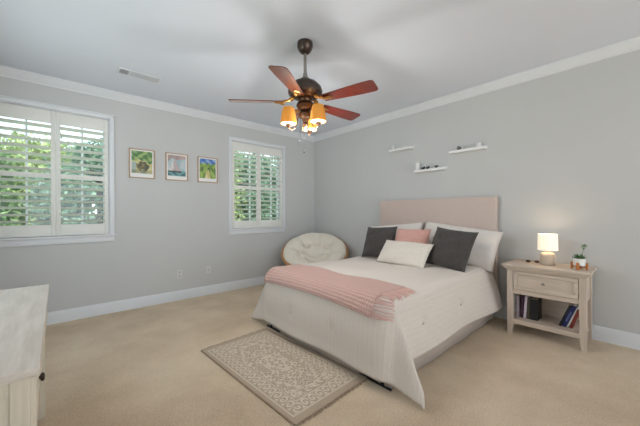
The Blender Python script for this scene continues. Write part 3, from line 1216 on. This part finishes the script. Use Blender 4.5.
trm.lathe([(0, 2.236), (0.118, 2.236), (0.11, 2.222), (0.09, 2.21), (0.06, 2.20), (0.055, 2.18), (0.075, 2.165), (0.08, 2.145), (0.065, 2.12), (0.045, 2.105), (0.05, 2.09), (0.062, 2.07), (0.055, 2.045), (0.03, 2.03), (0.02, 2.0), (0.028, 1.985), (0.02, 1.965), (0, 1.955)], seg=32)
for k in range(14):
    q = 2*PI*k/14
    trm.sphere((0.112*math.cos(q), 0.112*math.sin(q), 2.238), 0.018, 8, 6, (1, 1, 0.6))
trm.build('light_fitter', M['metal'], fan, smooth=40)
A0 = math.radians(286.09)
for k in range(5):
    q = A0+k*2*PI/5
    Rz = Matrix.Rotation(q, 3, 'Z')
    tilt = Matrix.Rotation(math.radians(-12), 3, 'X')
    # blade outline
    out = []
    L0, L1 = 0.185, 0.655
    for t in np.linspace(0, 1, 9):
        x = L0+(L1-L0-0.03)*t
        hw = 0.047+0.023*min(1, t*1.3)
        out.append((x, hw))
    tipc = [(L1-0.03+0.03*math.sin(b), (0.07-0.03)+0.03*math.cos(b)) for b in np.linspace(0.2, PI/2, 5)]
    half = out+tipc
    pts2 = half+[(x, -y) for x, y in half[::-1]]
    bl = MB()
    vt = [bl.b.verts.new((x, y, 0.003)) for x, y in pts2]
    vb = [bl.b.verts.new((x, y, -0.003)) for x, y in pts2]
    bl.b.faces.new(vt)
    bl.b.faces.new(vb[::-1])
    for i in range(len(vt)):
        j = (i+1) % len(vt)
        bl.b.faces.new((vt[i], vb[i], vb[j], vt[j]))
    bmesh.ops.transform(bl.b, matrix=Matrix.Translation((0, 0, 2.178)) @ (Rz @ tilt).to_4x4(), verts=bl.b.verts)
    bo = bl.build('blade', M['cherry'], fan)
    ir = MB()
    ir.tube([(0.08, 0, 2.228), (0.12, 0, 2.215), (0.15, 0, 2.19), (0.19, 0, 2.187)], [0.016, 0.012, 0.011, 0.010], 8)
    ir.sphere((0.225, 0, 2.171), 0.032, 12, 8, (1.5, 0.9, 0.16))
    for yy in (-0.022, 0.022):
        ir.sphere((0.2, yy, 2.171+yy*0.2), 0.018, 10, 6, (1.3, 0.9, 0.22))
        ir.sphere((0.118, yy*0.7, 2.205), 0.014, 8, 6)
    bmesh.ops.transform(ir.b, matrix=Rz.to_4x4(), verts=ir.b.verts)
    ir.build('blade_iron', M['brass'], bo, smooth=True)
M['amber'] = mat_shade('lit_amber_glass', (206, 150, 66), (240, 176, 84), 0.3, 0.3)
M['frost'] = mat_shade('lit_frosted_glass', (255, 244, 214), (255, 238, 200), 1.2, 0.6)
for k in range(3):
    q = math.radians(156+120*k)
    c, s = math.cos(q), math.sin(q)
    px, py = 0.15*c, 0.15*s
    ar = MB()
    ar.tube([(0.045*c, 0.045*s, 2.065), (0.07*c, 0.07*s, 2.03), (0.075*c, 0.075*s, 1.985), (0.095*c, 0.095*s, 1.945), (0.12*c, 0.12*s, 1.928), (px, py, 1.945)], 0.006, 8)
    ar.lathe([(0, 1.935), (0.01, 1.938), (0.012, 1.948), (0.024, 1.958), (0.028, 1.968), (0.0, 1.97)], (px, py, 0), 16)
    arm = ar.build('lamp_arm', M['metal'], fan, smooth=40)
    MB().lathe([(0.070, 1.978), (0.066, 2.02), (0.058, 2.07), (0.05, 2.105), (0.046, 2.115), (0.044, 2.113), (0.055, 2.07), (0.063, 2.02), (0.067, 1.978)], (px, py, 0), 28, closed=True).build('glass_shade', M['amber'], arm, smooth=60)
    MB().lathe([(0, 1.968), (0.03, 1.97), (0.055, 1.975), (0.067, 1.983), (0.066, 1.99), (0, 1.99)], (px, py, 0), 28).build('shade_bottom', M['frost'], arm, smooth=40)
for (x, y, z) in ((-0.02, 0.05, 1.835), (0.025, 0.05, 1.745)):
    ch = MB()
    ch.tube([(x, y, 2.06), (x, y, z+0.03)], 0.0012, 5)
    ch.lathe([(0, 0.03), (0.004, 0.028), (0.009, 0.012), (0.009, 0.005), (0, 0)], (x, y, z), 10)
    ch.build('pull_chain', M['black'], fan, smooth=40)
for k in range(3):
    q = math.radians(156+120*k)
    ld = bpy.data.lights.new('fan_bulb_light', 'POINT')
    ld.energy = 9.0
    ld.color = (1.0, 0.98, 0.96)
    ld.shadow_soft_size = 0.05
    lo = bpy.data.objects.new('fan_bulb_light', ld)
    COL.objects.link(lo)
    lo.parent = fan
    lo.location = (0.15*math.cos(q), 0.15*math.sin(q), 1.865)

# ------------------------------------------------------------------ ceiling vent
vt_ = thing('ceiling_vent', 'white slatted air vent in the ceiling near the left window', 'vent', (-3.11, -0.72, H))
vb_ = MB()
vb_.span((-0.2, -0.085, -0.008), (0.2, -0.06, 0.0), 0.002)
vb_.span((-0.2, 0.06, -0.008), (0.2, 0.085, 0.0), 0.002)
vb_.span((-0.2, -0.06, -0.008), (-0.18, 0.06, 0.0), 0.002)
vb_.span((0.18, -0.06, -0.008), (0.2, 0.06, 0.0), 0.002)
vb_.span((-0.105, -0.06, -0.008), (-0.09, 0.06, 0.0), 0.002)
vb_.build('vent_frame', M['trim'], vt_)
MB().span((-0.18, -0.06, -0.002), (0.18, 0.06, -0.0005)).build('duct_opening', mat_plain('dark_duct', (150, 152, 156), 0.9), vt_)
sl = MB()
for k in range(16):
    x = -0.08+k*0.0165
    sl.box((x, 0, -0.005), (0.011, 0.12, 0.0015), 0, Matrix.Rotation(0.5, 3, 'Y'))
for k in range(4):
    x = -0.168+k*0.0175
    sl.box((x, 0, -0.005), (0.010, 0.12, 0.0015), 0, Matrix.Rotation(-0.9, 3, 'Y'))
sl.build('vent_slats', M['trim'], vt_)


# ------------------------------------------------------------------ pictures
def art_grid(fn, n=60, m=72):
    out = np.zeros((n, m, 3))
    for i in range(n):
        for j in range(m):
            out[i, j] = lin(mixc(fn(i/(n-1), j/(m-1)), (225, 225, 218), 0.18))
    return out


rn = np.random.default_rng(21)
_ph = rn.uniform(0, 6.28, (8, 3))
_fr = rn.uniform(3, 16, (8, 2))


def nz(u, v, o=0):
    s = 0
    for k in range(8):
        s += math.sin(_fr[k][0]*u*(1 if k % 2 else -1)+_fr[k][1]*v+_ph[k][0]+o*(k+1))
    return s/2.6


def mixc(a, b, t):
    t = max(0.0, min(1.0, t))
    return tuple(a[i]+(b[i]-a[i])*t for i in range(3))


def art_tree(u, v):
    n0 = nz(u, v)
    c = mixc((196, 190, 120), (214, 206, 150), 0.5+n0)
    if v > 0.55+0.08*nz(u, v, 1):
        c = mixc((62, 112, 60), (150, 178, 104), 0.5+0.7*nz(u*1.5, v*2.5, 2))
    if v < 0.16:
        c = mixc((120, 134, 110), (176, 170, 120), 0.5+n0)
    d = ((u-0.52)/0.30)**2+((v-0.33)/0.22)**2
    if d < 1+0.35*nz(u*2, v*2, 3):
        c = mixc((66, 70, 58), (132, 112, 70), 0.4+0.8*nz(u*2, v*2, 4))
    if u < 0.22 and 0.15 < v < 0.5:
        c = mixc(c, (142, 168, 186), 0.7)
    return c


def art_sails(u, v):
    c = mixc((150, 186, 198), (196, 206, 210), 0.5+0.6*nz(u, v, 5))
    if v > 0.8+0.06*nz(u, v, 1):
        c = mixc((150, 132, 134), (190, 160, 150), 0.5+nz(u, v, 2))
    if v < 0.24:
        c = mixc((56, 104, 112), (104, 158, 160), 0.5+0.8*nz(u*1.4, v*3, 6))
    # two plain sails
    for (x0, x1, xm, zt, cc) in ((0.08, 0.36, 0.2, 0.80, (226, 224, 218)), (0.3, 0.72, 0.36, 0.92, (188, 170, 172))):
        if 0.24 < v < zt:
            t = (v-0.24)/(zt-0.24)
            a_, b_2 = x0+(xm-x0)*t, x1+(xm-x1)*t
            if a_ < u < b_2:
                c = mixc(cc, (150, 140, 150), 0.4*nz(u, v, 7)+0.2)
    if 0.18 < v < 0.25 and 0.05 < u < 0.75:
        c = (66, 62, 66)
    return c


def art_field(u, v):
    c = mixc((88, 132, 52), (156, 184, 84), 0.5+0.7*nz(u*1.3, v*1.3, 8))
    if v > 0.76+0.04*nz(u*2, v, 2):
        c = mixc((48, 92, 180), (150, 184, 222), 0.3+0.6*nz(u, v*2, 3))
    if abs(u-0.5) < 0.28*(0.45-v)+0.06 and v < 0.45:
        c = mixc((206, 190, 120), (230, 218, 160), 0.5+nz(u, v, 4))
    if 0.36 < v < 0.56 and nz(u*3, v*2, 9) > 0.35:
        c = (60, 70, 48)
    return c


def picture(x0, x1, fn, label, cap):
    cx, z0, z1 = (x0+x1)/2, 1.672, 2.048
    root = thing('framed_picture', label, 'picture', (cx, -0.012, (z0+z1)/2), group='framed pictures between the windows')
    hw, hh = (x1-x0)/2, (z1-z0)/2
    f = MB()
    t = 0.010
    f.span((-hw, -0.008, -hh), (-hw+t, 0.012, hh), 0.002)
    f.span((hw-t, -0.008, -hh), (hw, 0.012, hh), 0.002)
    f.span((-hw+t, -0.008, -hh), (hw-t, 0.012, -hh+t), 0.002)
    f.span((-hw+t, -0.008, hh-t), (hw-t, 0.012, hh), 0.002)
    f.build('frame', M['oak_frame'], root)
    MB().span((-hw+t, 0.004, -hh+t), (hw-t, 0.008, hh-t)).build('mat_board', M['white'], root)
    g = art_grid(fn)
    n, m = g.shape[:2]
    ax0, ax1, az0, az1 = -hw+0.027, hw-0.027, -hh+0.062, hh-0.027
    verts = [(ax0+(ax1-ax0)*i/(n-1), 0.0035, az0+(az1-az0)*j/(m-1)) for i in range(n) for j in range(m)]
    faces = [(i*m+j, (i+1)*m+j, (i+1)*m+j+1, i*m+j+1) for i in range(n-1) for j in range(m-1)]
    pyd('print', verts, faces, M['print'], root, False, g.reshape(-1, 3))
    return root


M['print'] = mat_attr('art_print', 0.5)
picture(-3.10, -2.812, art_tree, 'framed print of a dark bush under green trees, nearest the left window', 0)
picture(-2.677, -2.391, art_sails, 'framed print of pale sails on blue water, middle of the three pictures', 0)
picture(-2.25, -1.957, art_field, 'framed print of green field under a blue band, nearest the right window', 0)

# ------------------------------------------------------------------ outlets
M['plate'] = mat_plain('outlet_plate', (216, 216, 214), 0.4, var=0.01)
ol = thing('wall_outlet', 'white double socket plate low on the wall under the framed pictures', 'outlet', (-2.504, 0, 0.363))
MB().span((-0.035, -0.006, -0.058), (0.035, 0, 0.058), 0.003).build('cover_plate', M['plate'], ol)
for dz in (-0.026, 0.026):
    so_ = MB().lathe([(0, 0), (0.016, 0), (0.016, 0.003), (0, 0.003)], (0, -0.006, dz), 16, Matrix.Rotation(PI/2, 3, 'X')).build('socket', mat_plain('socket_face', (196, 198, 198), 0.5), ol)
    sl_ = MB()
    for dx in (-0.006, 0.006):
        sl_.span((dx-0.001, -0.0095, dz-0.005), (dx+0.001, -0.0088, dz+0.005))
    sl_.span((-0.002, -0.0095, dz-0.012), (0.002, -0.0088, dz-0.008))
    sl_.shift((0, 0, 0)).build('slot', M['black'], so_)
cx_o = thing('wall_jack', 'white cable jack plate low on the wall toward the papasan chair', 'outlet', (-2.104, 0, 0.374))
MB().span((-0.035, -0.006, -0.058), (0.035, 0, 0.058), 0.003).build('cover_plate', M['plate'], cx_o)
MB().lathe([(0, 0), (0.006, 0), (0.006, 0.012), (0, 0.012)], (0.0, -0.005, -0.004), 12, Matrix.Rotation(PI/2, 3, 'X')).build('jack', M['bronze_dark'], cx_o)


# ------------------------------------------------------------------ wall shelves
def ledge(y0, y1, z, label):
    root = thing('wall_shelf', label, 'shelf', (0, (y0+y1)/2, z), group='white wall shelves above the bed')
    hl = abs(y1-y0)/2
    MB().span((-0.1, -hl, -0.018), (0, hl, 0), 0.002).build('ledge_board', M['white'], root)
    MB().span((-0.104, -hl, -0.018), (-0.096, hl, 0.012), 0.002).build('front_lip', M['white'], root)
    MB().span((-0.012, -hl, 0), (0, hl, 0.03), 0.002).build('back_rail', M['white'], root)
    return root


ledge(-2.19, -1.82, 2.128, 'white wall shelf above the bed, leftmost of the three')
ledge(-2.65, -2.23, 1.778, 'white wall shelf above the bed, lowest and middle of the three')
ledge(-3.13, -2.715, 1.965, 'white wall shelf above the bed, rightmost of the three')
M['pale'] = mat_plain('pale_glazed', (226, 226, 224), 0.4, var=0.02)
M['greyfig'] = mat_plain('grey_stoneware', (120, 120, 122), 0.6, var=0.1)


t = thing('figurine', 'small white upright ornament on the left end of the leftmost wall shelf', 'ornament', (-0.055, -1.868, 2.128))
MB().lathe([(0, 0), (0.02, 0), (0.022, 0.02), (0.018, 0.05), (0.02, 0.068), (0.012, 0.084), (0, 0.088)], seg=16).build('body', M['pale'], t, smooth=True)
t = thing('dish', 'small pale round dish on the right part of the leftmost wall shelf', 'dish', (-0.055, -2.08, 2.128))
MB().lathe([(0, 0), (0.022, 0), (0.036, 0.02), (0.04, 0.032), (0.036, 0.032), (0.03, 0.014), (0, 0.006)], seg=20).build('bowl', M['pale'], t, smooth=40)
t = thing('candle', 'tall white block candle on the left end of the lowest wall shelf', 'candle', (-0.055, -2.265, 1.778))
MB().box((0, 0, 0.06), (0.05, 0.05, 0.12), 0.006).build('wax', M['white'], t, smooth=40)
MB().tube([(0, 0, 0.118), (0.001, 0.001, 0.13)], 0.0015, 5).build('wick', M['black'], t)
t = thing('ornament', 'wire ring ornament standing on the lowest wall shelf beside the white block', 'ornament', (-0.05, -2.40, 1.778))
MB().tube([(0.0, 0.042*math.cos(2*PI*k/32), 0.058+0.042*math.sin(2*PI*k/32)) for k in range(32)], 0.003, 6, True).build('ring', M['pale'], t, smooth=True)
MB().box((0, 0, 0.008), (0.03, 0.05, 0.016), 0.003).build('foot', M['pale'], t)
M['dk'] = mat_plain('black_glazed', (34, 32, 34), 0.35, var=0.1)
for yy, lb, sx in ((-2.36, 'small black knobbly ornament on the lowest wall shelf in front of the ring', 1.0), (-2.425, 'small black ornament right of the ring on the lowest wall shelf', 1.0), (-2.545, 'black flat pebble ornament near the right end of the lowest wall shelf', 1.4)):
    t = thing('figurine', lb, 'ornament', (-0.085, yy, 1.778))
    g_ = MB()
    if sx > 1:
        g_.sphere((0, 0, 0.034), 0.02, 12, 8, (0.8, 1.6, 0.6))
        g_.lathe([(0, 0), (0.014, 0), (0.01, 0.02), (0.012, 0.03), (0, 0.03)], seg=12)
    else:
        g_.sphere((0, 0, 0.022), 0.022, 12, 8, (0.7, 1.1, 1.0))
        g_.sphere((0, -0.018, 0.040), 0.012, 10, 6)
        g_.sphere((0, 0.016, 0.036), 0.010, 10, 6)
    g_.build('body', M['dk'], t, smooth=True)
t = thing('figurine', 'tiny grey house-shaped ornament on the left part of the rightmost wall shelf', 'ornament', (-0.07, -2.83, 1.965))
h_ = MB()
h_.span((-0.016, -0.018, 0), (0.016, -0.008, 0.04))
h_.span((-0.016, 0.008, 0), (0.016, 0.018, 0.04))
h_.span((-0.016, -0.018, 0.034), (0.016, 0.018, 0.046))
h_.taper((0, 0, 0.046), (0.036, 0.042), (0, 0, 0.064), (0.03, 0.004))
h_.build('body', M['greyfig'], t)
t = thing('figurine', 'tiny pale ornament beside the grey house-shaped one on the rightmost wall shelf', 'ornament', (-0.07, -2.875, 1.965))
MB().lathe([(0, 0), (0.01, 0), (0.012, 0.02), (0.006, 0.03), (0.009, 0.042), (0, 0.05)], seg=12).build('body', M['pale'], t, smooth=True)
t = thing('pot', 'small white pot on the right end of the rightmost wall shelf', 'pot', (-0.055, -3.05, 1.965))
MB().lathe([(0, 0), (0.026, 0), (0.031, 0.03), (0.033, 0.062), (0.029, 0.062), (0.027, 0.02), (0, 0.012)], seg=20).build('vessel', M['pale'], t, smooth=40)

# ------------------------------------------------------------------ dresser
DX0, DX1, DY0, DY1, DZ = -4.405, -3.817, -3.245, -1.925, 0.777
ds = thing('dresser', 'low pale limed-wood dresser in the left foreground with a dark round knob', 'dresser', ((DX0+DX1)/2, (DY0+DY1)/2, 0))
MB().span((DX0, DY0, DZ-0.026), (DX1, DY1, DZ), 0.004).build('dresser_top', M['dresser'], ds, smooth=30, world=True)
bx0, bx1, by0, by1 = DX0+0.01, DX1-0.007, DY0+0.018, DY1-0.018
bd = MB()
bd.span((bx0+0.045, by0+0.008, 0.1), (bx1-0.05, by1-0.008, DZ-0.028))
bd.build('carcass', M['dresser_panel'], ds, world=True)
for (x, y) in ((bx0, by0), (bx1, by0), (bx0, by1), (bx1, by1)):
    sx = 1 if x == bx0 else -1
    sy = 1 if y == by0 else -1
    xo = 0.012 if sx < 0 else 0.0
    MB().span((x-xo, y, 0), (x-xo+sx*0.042, y+sy*0.055, DZ-0.026), 0.003).build('post', M['dresser_panel'], ds, world=True)
for (y, sg) in ((by0, 1), (by1, -1)):
    for (za_, zb_) in ((DZ-0.07, DZ-0.026), (0.08, 0.15)):
        MB().span((bx0+0.042, y+sg*0.003, za_), (bx1-0.054, y+sg*0.02, zb_), 0.002).build('end_rail', M['dresser_panel'], ds, world=True)
MB().span((bx1-0.03, by0+0.055, DZ-0.05), (bx1-0.014, by1-0.055, DZ-0.026)).build('front_rail', M['dresser_panel'], ds, world=True)
dl = (by1-by0-0.11)/3
for c_i in range(3):
    y0_ = by0+0.055+c_i*dl+0.002
    d_ = MB().span((bx1-0.034, y0_-(0.05 if c_i == 0 else 0), 0.60), (bx1-0.001, y0_+dl-0.004, DZ-0.03), 0.002).build('drawer', M['dresser_panel'], ds, smooth=30, world=True)
    if c_i == 0:
        MB().lathe([(0, 0), (0.005, 0), (0.005, 0.006), (0.012, 0.009), (0.014, 0.014), (0.01, 0.018), (0, 0.019)], (bx1-0.005, by0+0.17, 0.672), 16, Matrix.Rotation(PI/2, 3, 'Y')).build('knob', M['bronze_dark'], d_, smooth=True, world=True)
    MB().span((bx1-0.06, y0_, 0.11), (bx1-0.035, y0_+dl-0.004, 0.592), 0.002).build('door', M['dresser_panel'], ds, smooth=30, world=True)
